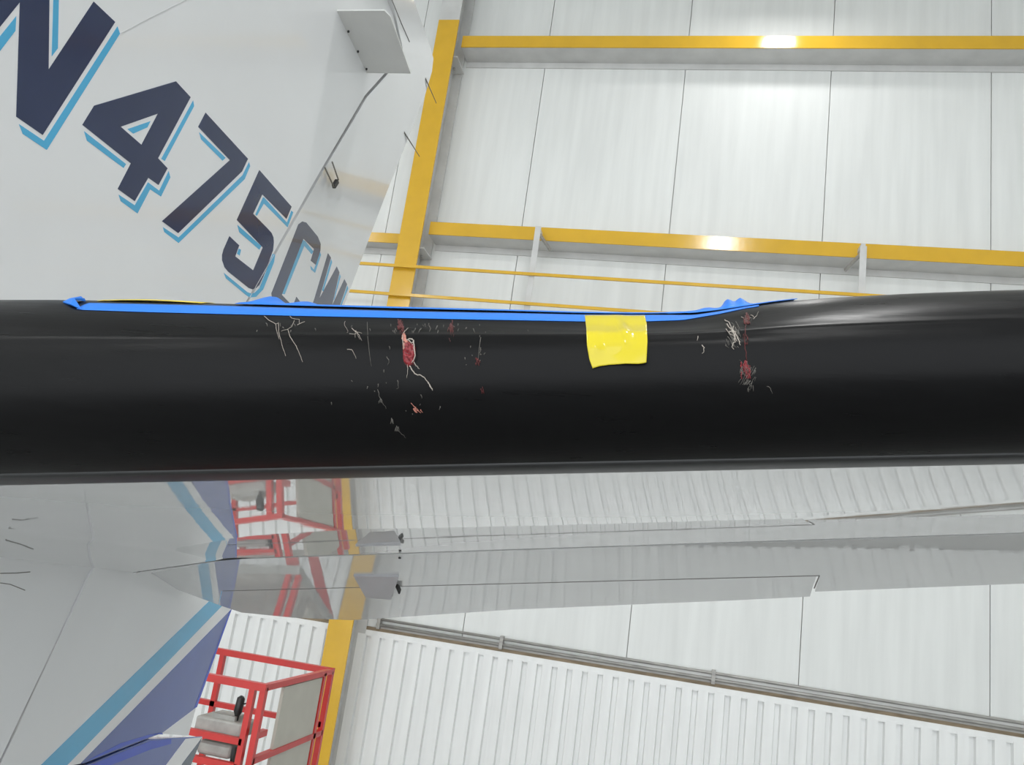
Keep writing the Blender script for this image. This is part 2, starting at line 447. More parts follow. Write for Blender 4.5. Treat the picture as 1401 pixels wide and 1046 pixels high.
for X in XS:
    b = .07
    for _ in range(8):
        px, py = min_py(X, b, 0); b += (py-sil_clean(px))*.75/F*.5*.9
    BB.append(b)
BB = np.polyval(np.polyfit(XS, BB, 2), XS)
for X, b in zip(XS, BB):
    d = 0.0
    for _ in range(10):
        px, py = min_py(X, b, d); d += (sil_target(px)-py)*.8/F*.9
        d = max(d, 0)
    DD.append(d)
DD = np.array(DD)
kern = np.hanning(9); kern /= kern.sum()
DD = np.convolve(np.pad(DD, 4, mode='edge'), kern, 'valid')
def bx(X): return np.interp(X, XS, BB)
def dx_(X): return np.interp(X, XS, DD)
print('nose b', BB.min(), BB.max(), 'dent', DD.max(), 'boot edge Y', Yb_(-.6), Yb_(.4), 'dihedral', math.degrees(math.atan(-n_st[0]/n_st[2])))

stab = empty('horizontal_stabilizer', (-D, 1.1, HC)); stab.parent = plane; stab.matrix_parent_inverse = Matrix.Translation(-plane.location)
PL = plane.location.copy()
def pmesh(name, V, Fs, m, parent, smooth=False, recalc=True):
    o = mesh_obj(name, V, Fs, m, None, smooth, recalc); return link_world(o, parent)
def pbuild(mb, name, m, parent, smooth=False): return pmesh(name, mb.V, mb.F, m, parent, smooth)

# boot: nose skin, a little thicker than the paint behind its edge
TB = np.radians(np.concatenate([np.linspace(-90, -70, 9), np.linspace(-68, 100, 85)]))
V = []
for X in XS:
    b, d = bx(X), dx_(X)
    V += list(nose(X, TB, b, d))
nb = len(TB)
bootF = grid_faces(NX, nb)
nV = len(V)
lip0 = [V[i*nb] + np.array([0, 0.0, .003]) for i in range(NX)]          # edge lip up to the skin
V2 = V + lip0
Fl = [(i*nb, (i+1)*nb, nV+i+1, nV+i) for i in range(NX-1)]
boot = pmesh('deice_boot', V2, bootF+Fl, M_BOOT, stab, True, True)
boot['label'] = 'black rubber de-icing boot with a dent along its top'
bvh = BVHTree.FromPolygons([tuple(v) for v in V], bootF)
# sealant strip along the lower boot edge
def t_at(X, ytarget_fn, lo=-90, hi=100, which='first'):
    t = np.radians(np.linspace(lo, hi, 400)); P = nose(X, t, bx(X), dx_(X)); px, py = proj(P)
    f = py - ytarget_fn(px)
    i = np.where((f[:-1] > 0) & (f[1:] <= 0))[0]
    if len(i) == 0: return math.radians(hi) if f[-1] > 0 else math.radians(lo)
    i = i[0] if which == 'first' else i[-1]
    return t[i] + (t[i+1]-t[i])*f[i]/(f[i]-f[i+1])
def offs(X, t, h):
    P = nose(X, t, bx(X), dx_(X)); e = 1e-3
    tu = nose(X, t+e, bx(X), dx_(X)) - P; xu = nose(X+e, t, bx(X+e), dx_(X+e)) - P
    n = np.cross(xu, tu); n /= np.linalg.norm(n)
    if n[1] > .2 or (abs(n[1]) <= .2 and n[2]*math.sin(t) < 0): n = -n
    return P + n*h
print('RIDGE', [round(math.degrees(t_at(X, lambda px: np.interp(px, [0, 480, 1100, 1397], [455, 463, 456, 447]))), 1) for X in np.linspace(-.5, .25, 7)])
V = []; XS2 = XS[::3]
for X in XS2:
    t1 = t_at(X, lambda px: 646.5-(646.5-618)*px/1397.0 if False else np.interp(px, [0, 640, 1397], [647, 633.5, 618.5]))
    for k, tt in enumerate(np.linspace(math.radians(-90), t1, 5)):
        V.append(offs(X, tt, .0016 if 0 < k < 4 else (.0014 if k == 0 else -.0002)))
    V.append(offs(X, math.radians(-90), -.0025))
Fs = grid_faces(len(XS2), 6)
strip = pmesh('boot_edge_strip', V, Fs, M_STRIP, stab, True)

# skins behind the boot
nu, nv = 80, 14
V = []
for X in np.linspace(XROOT, XTIP, nu):
    for v in np.linspace(0, 1, nv):
        Y = Yb_(X)-.004 + (YHf(X)-.003-Yb_(X))*v
        V.append((X, Y, z_low(X, Y)+.0018*(1-v)))
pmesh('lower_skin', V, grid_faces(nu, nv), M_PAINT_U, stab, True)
V = []
for X in np.linspace(XROOT, XTIP, nu):
    top = nose(X, np.array([math.radians(96)]), bx(X), 0)[0]
    zh = z_low(X, YHf(X))+.055
    for v in np.linspace(0, 1, nv):
        Y = top[1]+(YHf(X)-top[1])*v
        dent = dx_(X)*max(0, 1-v/.45)**2*(3-2*max(0, 1-v/.45))
        V.append((X, Y, top[2]+(zh-top[2])*v + .012*math.sin(math.pi*v) - dent - .002))
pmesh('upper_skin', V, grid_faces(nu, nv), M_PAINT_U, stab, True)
V = [p for X in np.linspace(XROOT, XTIP, 20) for p in ((X, YHf(X)-.003, z_low(X, YHf(X))), (X, YHf(X)-.003, z_low(X, YHf(X))+.055))]
pmesh('rear_spar', V, grid_faces(20, 2), M_DARK, stab)

# --- elevator
te0 = onY(480, 848, 2.42)
n_el = np.cross(hr-hl, te0-hl); n_el /= np.linalg.norm(n_el)
if n_el[2] < 0: n_el = -n_el
def el(px, py): return on(px, py, hl, n_el)
def z_el(X, Y): return hl[2] - (n_el[0]*(X-hl[0]) + n_el[1]*(Y-hl[1]))/n_el[2]
elev = empty('elevator', (0, 1.6, HC)); link_world(elev, plane); elev.matrix_parent_inverse = Matrix.Translation(-PL)
def slab(name, pts, m, parent, thick_fn, smooth=False):
    bot = [np.array(p) for p in pts]; top = [p + n_el*thick_fn(p) for p in bot]
    V, Fs = prism(bot, top)
    return pmesh(name, V, Fs, m, parent, smooth)
def thick(p): return max(.006, .050*(1-(p[1]-YHf(p[0]))/.65))
GAP = .005
in0 = np.array([XROOT+.02, YHf(XROOT+.02)+GAP, z_low(XROOT+.02, YHf(XROOT+.02))-.001])
k316 = np.array([hl[0], hl[1]+GAP, z_el(hl[0], hl[1]+GAP)])
xt = XTIP
hR = np.array([xt, YHf(xt)+GAP, z_el(xt, YHf(xt)+GAP)])
def tabh(px): return el(px, np.interp(px, [304, 498, 1122], [808, 803, 787]))
def shift(p, dy): return np.array([p[0], p[1]+dy, z_el(p[0], p[1]+dy)])
TEr = el(1397, 798); TEl = el(1115, 809)
dirT = (TEr-TEl)/(TEr-TEl)[0]
TEe = TEr + dirT*(xt-TEr[0])
th0, th1 = tabh(304), tabh(1122)
cut = [el(160, 791), el(247, 808)]
body = [k316, hR, TEe, TEl, tabh(1122), tabh(1110)] + [tabh(x) for x in (900, 700, 547, 498, 400, 303)]
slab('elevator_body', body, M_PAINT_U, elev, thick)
root = [in0, k316, tabh(303), el(299, 827)] + cut[::-1]
tr = [(0, 1, 5), (1, 4, 5), (1, 2, 4), (2, 3, 4)]
tops = [p + n_el*thick(p) for p in root]
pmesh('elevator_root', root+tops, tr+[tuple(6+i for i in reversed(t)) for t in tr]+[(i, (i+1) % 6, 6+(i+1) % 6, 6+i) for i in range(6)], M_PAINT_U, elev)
tab1 = [shift(tabh(1117), .0012)] + [shift(tabh(x), .0012) for x in (900, 700, 547.2)] + [el(547.2, 843.8), el(700, 833.5), el(1000, 821), el(1108, 815.7)]
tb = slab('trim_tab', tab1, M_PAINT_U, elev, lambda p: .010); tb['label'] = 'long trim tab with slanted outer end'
tab2 = [shift(tabh(x), .0012) for x in (547, 498, 400, 303.4)] + [el(299.6, 827.3), el(330, 837.5), el(400, 844.5), el(480, 848), el(547, 844)]
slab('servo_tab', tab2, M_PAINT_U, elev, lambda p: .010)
# dark gap backing above the tab hinge
gp = [shift(tabh(1122), -.01), shift(tabh(306), -.01), shift(tabh(306), .016), shift(tabh(1118), .016)]
V, Fs = prism([p+n_el*.004 for p in gp], [p+n_el*.007 for p in gp]); pmesh('hinge_gap', V, Fs, M_DARK, elev)
pbuild(MB().tube([tabh(x)-n_el*.0003 for x in (305, 400, 498, 700, 900, 1121)], .0008, 6), 'hinge_shade_line', M_SEAM, elev)  # thin dark tube that draws in the shade of the hinge gap, no real seal
pbuild(MB().tube([tabh(1121)-n_el*.0003, el(1114, 804)-n_el*.0003], .0012, 6), 'tab_end_shade_line', M_SEAM, elev)  # added dark line, shades the lit notch at the outer tab end
# actuator fairing and horn
fp = [el(484, 785.5), el(546, 785.5), el(537, 808), el(503, 806)]
fb = [p - n_el*h for p, h in zip(fp, (.004, .006, .022, .022))]
fr = pmesh('actuator_fairing', *prism(fb, [p+n_el*.001 for p in fp]), mat('fairing_grey', (.52, .52, .54), .35), elev)
hb = el(545, 800)
pbuild(MB().bar(hb+np.array([0, -.01, 0]), hb+np.array([0, .02, -.016]), .004, .012), 'horn', M_DARK, elev)
for dxp in (512, 520, 529, 535):
    q = el(dxp, 810.5); pbuild(MB().tube([q+n_el*.002, q-n_el*.008], .004+.0015*(dxp % 3), 8), 'bolt', M_DARK, elev)
for px, py in ((547, 757),):
    q = el(px, py+5)
    pbuild(MB().tube([q+n_el*.002, q-n_el*.003], .003, 8), 'bolt', M_DARK, elev)

# --- fin and rudder
HNG = [(551, 72), (503, 126), (440, 232), (340, 409), (128, 790), (15, 1010), (-110, 1253)]
hA = onX(440, 232, -D); hB = onX(15, 1010, -D)
hdir = (hA-hB)/np.linalg.norm(hA-hB)
aft = np.array([0, 1.0, 0]); aft = aft - hdir*(aft@hdir); aft /= np.linalg.norm(aft)
ang = math.radians(8.0)
inw = np.array([-1.0, 0, 0])
rd = aft*math.cos(ang) + inw*math.sin(ang)
n_ru = np.cross(hdir, rd); n_ru /= np.linalg.norm(n_ru)
if n_ru[0] < 0: n_ru = -n_ru
def ru(px, py): return on(px, py, hA, n_ru)
def fi(px, py): return onX(px, py, -D)
fin = empty('fin', (-D-.06, 1.3, HC)); link_world(fin, plane); fin.matrix_parent_inverse = Matrix.Translation(-PL)
rudd = empty('rudder', (-D-.06, 1.8, HC)); link_world(rudd, plane); rudd.matrix_parent_inverse = Matrix.Translation(-PL)
XM = -D-.11                                # mid plane of the fin
def mirror(p): return np.array([min(2*XM-p[0], p[0]-.004), p[1], p[2]])
def hinge_pt(py):
    # point of the hinge line at picture height py
    s = np.interp(py, [126, 232, 409, 790, 1010, 1253], [503, 440, 340, 119, 15, -110])
    return s
finpoly = [fi(x-1.2, y) for x, y in ((551, 74), (500, 131), (440, 233), (340, 409), (119, 790), (15, 1010), (-95, 1240))]
hlow = finpoly[-1]
finpoly += [np.array([-D, hlow[1]-1.2, hlow[2]]), np.array([-D, .55, finpoly[4][2]]), np.array([-D, .60, HC+1.0]), fi(330, -260)+np.array([0, -.25, 0]), fi(533, 0)]
pmesh('fin_body', *prism(finpoly, [p+np.array([-.21, 0, 0]) for p in finpoly]), M_PAINT, fin)
rup = [(553, 76), (502, 133), (442, 234), (342, 409), (121, 790), (100, 834), (60, 917), (17, 1010), (-5, 1056), (30, 1060), (116, 1043), (165, 1023), (220, 1003), (258, 1006), (268, 968), (316, 834), (396, 618), (477, 401), (525, 273), (581, 132), (591, 98), (593, 80), (590, 68), (566, 0), (549, -45), (522, -45), (536.5, 0)]
rpoly = [ru(x, y) for x, y in rup]
# the rudder is cut away where the elevator root passes
pmesh('rudder_body', *prism(rpoly, [mirror(p) for p in rpoly]), M_PAINT, rudd)

def tess(poly, holes=()):
    from mathutils.geometry import tessellate_polygon
    loops = [[Vector((x, y, 0)) for x, y in poly]] + [[Vector((x, y, 0)) for x, y in h] for h in holes]
    pts = [p for l in loops for p in l]
    return [(p.x, p.y) for p in pts], tessellate_polygon(loops), [len(l) for l in loops]
def decal(name, poly, m, parent, fn, nrm, h=.0006, holes=(), label=None):
    pts, tris, lens = tess(poly, holes)
    base = [fn(x, y) for x, y in pts]; n = len(base)
    nrm = np.asarray(nrm)
    V = [p + nrm*h for p in base] + [p - nrm*.0005 for p in base]
    Fs = [tuple(t) for t in tris] + [tuple(n+i for i in reversed(t)) for t in tris]
    s = 0
    for L_ in lens:
        for i in range(L_): a, b = s+i, s+(i+1) % L_; Fs.append((a, b, n+b, n+a))
        s += L_
    o = pmesh(name, V, Fs, m, parent)
    if label: o['label'] = label
    return o
def zc(x0, y0, s): return lambda pts: [(x0+x*s, y0+y*s) for x, y in pts]
NX_ = (1, 0, 0)
zN = zc(0, 0, 170/847); z4 = zc(100, 100, 180/941); z7 = zc(200, 140, 220/822); z5 = zc(280, 220, 250/1245)
def fdec(nm, pts, m, lab=None, holes=()): decal(nm, pts, m, fin, fi, NX_, holes=holes, label=lab)
def rdec(nm, pts, m, lab=None, h=.0006): decal(nm, pts, m, rudd, ru, n_ru, h=h, label=lab)
fdec('registration_letter', [(27, 3), (22, 159.6), (58.2, 184.6), (157.5, 30), (128, 2), (66.3, 95), (68, -50), (38, -78), (-75, 60), (-40, 86)], M_NAVY, 'navy letter N')
fdec('letter_shadow', [(160.6, 36), (164, 46), (63.8, 205), (31, 183), (25.7, 169.6), (60, 192.5)], M_LBLUE)
fdec('letter_shadow', [(74, -40), (81, -40), (79, 66), (70.6, 77)], M_LBLUE)
fdec('letter_shadow', [(22, 22), (21, 42), (-30, 109), (-34, 92)], M_LBLUE)
fdec('registration_digit', z4([(735, 58), (840, 172), (607, 608), (675, 680), (610, 800), (537, 748), (440, 915), (318, 828), (412, 645), (65, 370), (150, 232)]), M_NAVY, 'navy digit 4', [z4([(340, 383), (605, 290), (488, 512)])])
for p in ([(78, 415), (378, 650), (360, 678), (98, 482)], [(858, 195), (865, 235), (655, 628), (630, 612)],
          [(325, 868), (440, 945), (535, 780), (615, 840), (683, 700), (695, 745), (628, 882), (550, 830), (460, 1003), (340, 915)], [(388, 400), (553, 343), (530, 388), (430, 432)]):
    fdec('digit_shadow', z4(p), M_LBLUE)
fdec('registration_digit', z7([(303, 52), (520, 288), (490, 352), (163, 668), (80, 607), (427, 295), (265, 125)]), M_NAVY, 'navy digit 7')
for p in ([(270, 152), (405, 283), (390, 298), (280, 188)], [(525, 305), (531, 325), (503, 392), (165, 718), (92, 662), (85, 637), (165, 690), (492, 372)]):
    fdec('digit_shadow', z7(p), M_LBLUE)
fdec('registration_digit', z5([(372, 62), (592, 312), (557, 395), (392, 228), (330, 360), (430, 462), (455, 490), (468, 520), (471, 555), (465, 610), (400, 785), (372, 845), (350, 866), (325, 875), (300, 866), (160, 755), (135, 725), (118, 675), (118, 640), (128, 603), (168, 512), (235, 575), (208, 650), (330, 745), (395, 590), (218, 402)]), M_NAVY, 'navy digit 5')
for p in ([(345, 365), (397, 248), (405, 250), (560, 420), (590, 338), (603, 350), (565, 452), (403, 290), (355, 374)], [(222, 435), (385, 580), (372, 605), (235, 485)],
          [(220, 632), (232, 597), (247, 605), (238, 645)], [(130, 762), (290, 893), (315, 902), (340, 898), (375, 868), (463, 632), (480, 635), (472, 690), (398, 875), (350, 925), (310, 930), (290, 920), (145, 800)]):
    fdec('digit_shadow', z5(p), M_LBLUE)
rdec('registration_letter', z5([(638, 432), (665, 412), (692, 420), (770, 515), (790, 565), (788, 610), (757, 708), (722, 680), (745, 600), (672, 530), (525, 912), (600, 990), (625, 925), (652, 962), (620, 1075), (590, 1080), (480, 1010), (460, 965), (455, 900)]), M_NAVY, 'navy letter C')
for p in ([(527, 905), (670, 537), (684, 545), (740, 615), (728, 635), (678, 578), (545, 908)], [(720, 715), (745, 740), (786, 620), (792, 640), (752, 762), (725, 740)]):
    rdec('letter_shadow', z5(p), M_LBLUE)
rdec('registration_letter', z5([(840, 628), (860, 660), (780, 940), (900, 718), (918, 760), (868, 985), (952, 805), (970, 840), (905, 1030), (820, 1060), (815, 1010), (735, 1060), (720, 1030)]), M_NAVY, 'navy letter W')
for p in ([(862, 668), (868, 690), (808, 890), (800, 880)], [(920, 768), (926, 788), (885, 940), (878, 950)], [(972, 848), (978, 868), (930, 990), (922, 990)]):
    rdec('letter_shadow', z5(p), M_LBLUE)
# stripes on the lower rudder
rdec('stripe', [(286, 822), (318, 790), (334, 790), (303, 829), (92, 1046), (84, 1052), (40, 1058), (58, 1044)], M_LBLUE, 'light blue stripe')
rdec('blue_panel', [(316.5, 833), (268.5, 967), (222, 1002), (116, 1043), (110, 1044)], M_BLUE, 'royal blue paint field')
rdec('trailing_edge_strip', [(317, 832), (269, 967), (265.5, 968), (313.5, 838)], M_BLUE2, h=.0012)  # brighter blue paints in the light on the trailing edge thickness
rdec('lower_edge_strip', [(116, 1042), (165, 1022), (221, 1001.5), (223, 1004), (205, 1004), (165, 1016), (130, 1034)], M_BLUE2, h=.0011)
# seams
def rline(name, pts, w, fn, parent, nrm, m=M_DARK, h=.0007):
    pts = [fn(*p)+np.asarray(nrm)*h for p in pts]
    mb = MB(); mb.tube(pts, w, 6); return pbuild(mb, name, m, parent)
rline('hinge_seam', [(500, 131), (456, 205)], .0009, fi, fin, NX_, M_SEAM)
rline('hinge_seam', [(440, 233), (340, 409)], .0010, fi, fin, NX_, mat('seam_pale', (.58, .58, .59), .7))
rline('hinge_seam', [(119, 790), (15, 1010)], .0012, fi, fin, NX_, mat('seam_pale_grey', (.56, .55, .54), .7))
rline('tip_seam', [(531, -20), (536, 0), (549, 32), (560, 57)], .0022, ru, rudd, n_ru, M_SEAM)
rline('panel_seam', [(166, 45), (210, 22), (262, -4)], .0007, fi, fin, NX_, mat('seam_faint', (.55, .55, .56), .6))
for a, b in (((582, 107), (597, 141)), ((553, 181), (574, 214))):
    p = ru(*a); q = onX(b[0], b[1], p[0]-.005)
    pbuild(MB().tube([p, q], [.0035, .0018], 6), 'static_wick', M_WIRE, rudd)
p = fi(443, 229); q = fi(453, 256)
pbuild(MB().tube([p+np.array([.004, 0, 0]), q+np.array([.012, 0, 0])], .003, 6), 'hinge_arm', M_WIRE, rudd)
pbuild(MB().tube([fi(453, 221)+np.array([.004, 0, 0]), fi(459, 246)+np.array([.012, 0, 0])], .003, 6), 'hinge_arm', M_WIRE, rudd)
q = fi(456, 251)+np.array([.010, 0, 0])
pbuild(MB().bar(q+np.array([0, -.012, -.018]), q+np.array([0, .006, .014]), .012, .016), 'hinge_bracket', M_BLACK, rudd)
# strake standing out from the fin near the rudder top
a = fi(461, 15); b_ = fi(502, 100)
def out(pbase, px, py):                                       # push straight out from the fin until the edge meets the sight line
    d = ray(px, py)
    A = np.array([[1, -d[0]], [0, -d[1]], [0, -d[2]]]); rhs = CAM-pbase
    s = np.linalg.lstsq(A, rhs, rcond=None)[0]; return pbase+np.array([s[0], 0, 0])
p1 = out(a, 527, 31); p2 = out(b_, 562, 108); p1b = out(a+(b_-a)*.09, 535, 39)
ring = [a, p1, p1b, p2, b_]
nn = np.cross(p1-a, b_-a); nn /= np.linalg.norm(nn)
if nn[2] < 0: nn = -nn
strake = pmesh('strake', *prism(ring, [p+nn*.006 for p in ring]), mat('strake_grey_white', (.70, .70, .68), .3), fin)
strake['label'] = 'small grey white strake standing out from the fin'
for s in (.30, .62, .92):
    c = a+(b_-a)*s+np.array([.008, 0, 0]); pbuild(MB().tube([c-nn*.006, c+nn*.002], .004, 8), 'rivet', M_DARK, fin)
c = ru(551, 75)
pbuild(MB().tube([c-n_ru*.001, c+n_ru*.004], .005, 8), 'rivet', M_DARK, rudd)

# tail cone below the rudder
tcp = [(60, 1064), (120, 1045.5), (170, 1025), (206, 1010.5), (236, 1009), (277, 1007), (268, 1030), (255, 1062), (235, 1120), (150, 1190), (0, 1230), (-60, 1150)]
def tcf(px, py): return on(px, py, hA+n_ru*.006, n_ru)
tc_ = [tcf(x, y) for x, y in tcp]
tcone = empty('tail_cone', (-D-.06, 1.7, 2.5)); link_world(tcone, plane); tcone.matrix_parent_inverse = Matrix.Translation(-PL)
o = pmesh('cone_body', *prism(tc_, [mirror(p) for p in tc_]), M_BLUE, tcone)
bv = o.modifiers.new('bevel', 'BEVEL'); bv.width = .006; bv.segments = 3; bv.limit_method = 'ANGLE'
decal('white_band', [(254, 1010), (276.5, 1007.8), (249, 1044), (234, 1074), (215, 1090), (210, 1070), (230, 1042)], M_PAINT, tcone, tcf, n_ru, h=.0008)
decal('grey_tip', [(276, 1009), (267.5, 1030), (254.5, 1062), (236, 1116), (222, 1092), (249, 1045)], M_GREY, tcone, tcf, n_ru, h=.0008)
decal('bright_blue_edge', [(120, 1047.5), (170, 1027), (206, 1013), (234, 1010.5), (234, 1017), (205, 1025), (165, 1041), (110, 1062)], M_BLUE2, tcone, tcf, n_ru, h=.0008)
# grease marks at the stabilizer root
for pts, w in (([(0, 784), (22, 783.5), (41, 782)], .0010), ([(0, 797), (14, 799), (34, 807)], .0010)):
    rline('grease_mark', pts, w, fi, fin, NX_, M_SEAM, h=.0002)

# ------------------------------------------------------------------ tape on the boot
def solve_t_px(X, fn, lo=-60, hi=100): return t_at(X, fn, lo, hi, 'first')
def x_for_px(px, py0):
    """span station of the boot whose skin shows at picture position"""
    h = hit(px, py0); return h[0][0] if h else None
def hit(px, py):
    d = Vector(ray(px, py)).normalized()
    loc, nrm, idx, dist = bvh.ray_cast(Vector(CAM), d)
    if loc is None: return None
    if nrm.dot(d) > 0: nrm = -nrm
    return np.array(loc), np.array(nrm)
def strip_tape(name, m, x0, x1, t_lo, t_hi, h, parent=None, nx=140, nt=6, wave=None, thick_=.0004):
    V = []
    for i, X in enumerate(np.linspace(x0, x1, nx)):
        a0, a1 = t_lo(X), t_hi(X)
        for k_ in range(nt):
            tt = a0+(a1-a0)*k_/(nt-1)
            hh = h + (wave(X, k_/(nt-1)) if wave else 0)
            V.append(offs(X, tt, hh))
    n = len(V)
    W = [np.array(v)-np.array([0, -thick_*.3, thick_]) for v in V]
    Fs = grid_faces(nx, nt)
    Fb = [tuple(n+i for i in reversed(f)) for f in Fs]
    rim = []
    for i in range(nx-1):
        for j in (0, nt-1): a = i*nt+j; b = a+nt; rim.append((a, b, n+b, n+a))
    for i in (0, nx-1):
        for j in range(nt-1): a = i*nt+j; rim.append((a, a+1, n+a+1, n+a))
    return mesh_obj(name, V+W, Fs+Fb+rim, m, parent, True)
low_edge = lambda px: np.interp(px, [80, 112, 200, 400, 640, 800, 880, 935, 985, 1020, 1060, 1100], [418, 424, 427, 432, 437, 440, 440, 438, 429.5, 422, 416, 411])
xA = x_for_px(106, 422); xB = x_for_px(1040, 424)
top_edge = lambda px: np.interp(px, [80, 112, 300, 420, 560, 700, 800, 1100], [414, 414.5, 418.5, 422.5, 426.5, 428.8, 431, 432])
def tl(X): return t_at(X, low_edge, -20, 100)
def th_front(X):
    return tl(X) + math.radians(20)
fr_lo = {}
front = strip_tape('masking_tape', M_BTAPE, xA, xB, tl, lambda X: max(tl(X)+math.radians(6), min(t_at(X, top_edge, -20, 100), tl(X)+math.radians(40))), .0006)
tag(front, 'long blue masking tape strip along the front of the dented boot', 'tape', 'blue masking tape')
# rear strip over the dent, its wrinkles standing up
def bump_at(px0, w, amp):
    X0 = x_for_px(px0, 432 if px0 < 950 else 428)
    return lambda X: amp*math.exp(-((X-X0)/w)**2)
bumps = [bump_at(323, .011, .0095), bump_at(378, .010, .0045), bump_at(1001, .0055, .0105), bump_at(1020, .0048, .0100), bump_at(968, .008, .0035)]
xC = x_for_px(300, 428); xD = x_for_px(1098, 425)
def rear_wave(X, v): return sum(f(X) for f in bumps)*(v if v < .6 else 1.2-v)*1.6 + .0012*v
def sil_t(X):
    P = nose(X, TT, bx(X), dx_(X)); return TT[np.argmin(proj(P)[1])]
rear = strip_tape('masking_tape', M_BTAPE, xC, xD, lambda X: max(sil_t(X)-math.radians(7), t_at(X, top_edge, -20, 100)+math.radians(2)) if X < x_for_px(940, 440) else sil_t(X)-math.radians(9)*max(.3, 1-(X-x_for_px(940, 440))/.12), lambda X: math.radians(97), .0016, nx=240, nt=9, wave=rear_wave)
tag(rear, 'wrinkled blue masking tape strip on top of the boot behind the front strip', 'tape', 'blue masking tape')
# folded tape end on the left
mb = MB()
pts = [(86, 414), (96, 409.5), (112, 409), (117, 407.5), (116, 410), (104, 415), (112, 424), (98, 420)]
V = []
for i, (px, py) in enumerate(pts):
    hh = hit(px, max(py, 411.8))
    V.append(hh[0]+hh[1]*(.001+.002*(i % 3)))
c = np.mean(V, 0)+np.array([0, -.005, .001])
n = len(V)
o = mesh_obj('tape_fold', V+[c]+[v+np.array([0, .0015, -.0008]) for v in V], [(i, (i+1) % n, n) for i in range(n)]+[tuple(n+1+i for i in range(n))]+[(i, (i+1) % n, n+1+(i+1) % n, n+1+i) for i in range(n)], M_BTAPE)
tag(o, 'crumpled torn end of blue masking tape, farthest left on the boot', 'tape', 'blue masking tape')
# faded yellow strip lying on top of the boot
xE = x_for_px(118, 416); xF = x_for_px(262, 420)
o = strip_tape('yellow_tape_strip', M_OTAPE, xE, xF, lambda X: sil_t(X)-math.radians(7), lambda X: sil_t(X)+math.radians(14), .0008, nx=60, nt=5, wave=lambda X, v: .0014*math.sin(math.pi*min(1, max(0, (X-xE)/(xF-xE))))*(1-.3*v))
tag(o, 'faded yellow tape strip on top of the boot near the folded blue end', 'tape')
# yellow vinyl tape patch hanging over the front
NXP, NYP = 42, 34
V = []
for i in range(NXP):
    u = i/(NXP-1)
    for j in range(NYP):
        v = j/(NYP-1)
        left = np.interp(v, [0, .3, .6, .85, 1], [799.5, 802, 803.5, 807, 811.5]); right = np.interp(v, [0, .25, .6, 1], [881, 885, 886, 884.5])
        pyb = np.interp(u, [0, .12, .3, .6, .85, 1], [504.5, 501.5, 499.5, 498.5, 499, 497.5])
        px = left+(right-left)*u; py = 428+(pyb-428)*v
        hh = hit(px, max(py, 433.0))
        p, nr = hh
        lift_ = .0012 + .010*max(0, v-.45)**1.6*(.7+.3*u) + .0016*math.sin(u*6.0+v*3)*v + .0028*math.exp(-((u-.62-.35*(v-.4))/.10)**2-((v-.38)/.22)**2) - .0018*math.exp(-((u-.45)/.13)**2-((v-.5)/.25)**2) + .0016*math.exp(-((u-.12)/.10)**2-((v-.68)/.10)**2)
        lift_ = max(lift_, .0011)
        q = p+nr*lift_
        # keep it on its own sight line, nearer by the lift
        V.append(q)
# roll the top over the edge
o = mesh_obj('yellow_tape_patch', V, grid_faces(NXP, NYP), M_YTAPE, None, True)
sd = o.modifiers.new('thickness', 'SOLIDIFY'); sd.thickness = .0003; sd.offset = -1
tag(o, 'glossy bright yellow tape patch hanging over the front of the boot', 'tape')

# ------------------------------------------------------------------ bird remains on the boot
def rough_px(pts, n=4, j=.8):
    out_ = []
    for (a0, b0), (a1, b1) in zip(pts[:-1], pts[1:]):
        for k_ in range(n):
            s = k_/n; out_.append((a0+(a1-a0)*s+random.uniform(-j, j), b0+(b1-b0)*s+random.uniform(-j, j)))
    out_.append(pts[-1]); return out_
def fibre(mb, pts, w=.0006, taper=.4, lift_=.0006, jit=.8):
    w = w*.5
    P = []
    for px, py in rough_px(pts, 3, jit):
        h = hit(px, py)
        if h: P.append(h[0]+h[1]*lift_)
    if len(P) > 1:
        mb.tube(P, [w*(1-(1-taper)*i/(len(P)-1)) for i in range(len(P))], 5)
def blob(mb, poly, h=.0015, step=1.5):
    xs_ = [p[0] for p in poly]; ys_ = [p[1] for p in poly]
    poly = np.array(poly)
    def inside(x, y):
        c_ = False; n_ = len(poly); j_ = n_-1
        for i_ in range(n_):
            (xi, yi), (xj, yj) = poly[i_], poly[j_]
            if (yi > y) != (yj > y) and x < (xj-xi)*(y-yi)/(yj-yi)+xi: c_ = not c_
            j_ = i_
        return c_
    def edge(x, y):
        best = 1e9
        for i_ in range(len(poly)):
            a_, b2 = poly[i_], poly[(i_+1) % len(poly)]
            ab = b2-a_; t_ = np.clip(((x-a_[0])*ab[0]+(y-a_[1])*ab[1])/max(ab@ab, 1e-9), 0, 1)
            best = min(best, math.hypot(x-a_[0]-ab[0]*t_, y-a_[1]-ab[1]*t_))
        return best
    gx = np.arange(min(xs_)-step, max(xs_)+2*step, step); gy = np.arange(min(ys_)-step, max(ys_)+2*step, step)
    idx = {}; V = []; Fs = []
    for i_, x in enumerate(gx):
        for j_, y in enumerate(gy):
            if inside(x, y) or edge(x, y) < step*.75:
                hh = hit(x+random.uniform(-.3, .3), y+random.uniform(-.3, .3))
                if hh is None: continue
                e_ = edge(x, y) if inside(x, y) else 0
                k_ = min(1, e_/4.0)
                nz = .55+.9*noise.noise(Vector((x*.22, y*.22, 3.1)))
                V.append(hh[0]+hh[1]*(.0002+h*math.sqrt(k_)*max(.1, nz))); idx[(i_, j_)] = len(V)-1
    for (i_, j_) in list(idx):
        q_ = [(i_, j_), (i_+1, j_), (i_+1, j_+1), (i_, j_+1)]
        if all(k_ in idx for k_ in q_): Fs.append(tuple(idx[k_] for k_ in q_))
    if Fs: mb.add(V, Fs)
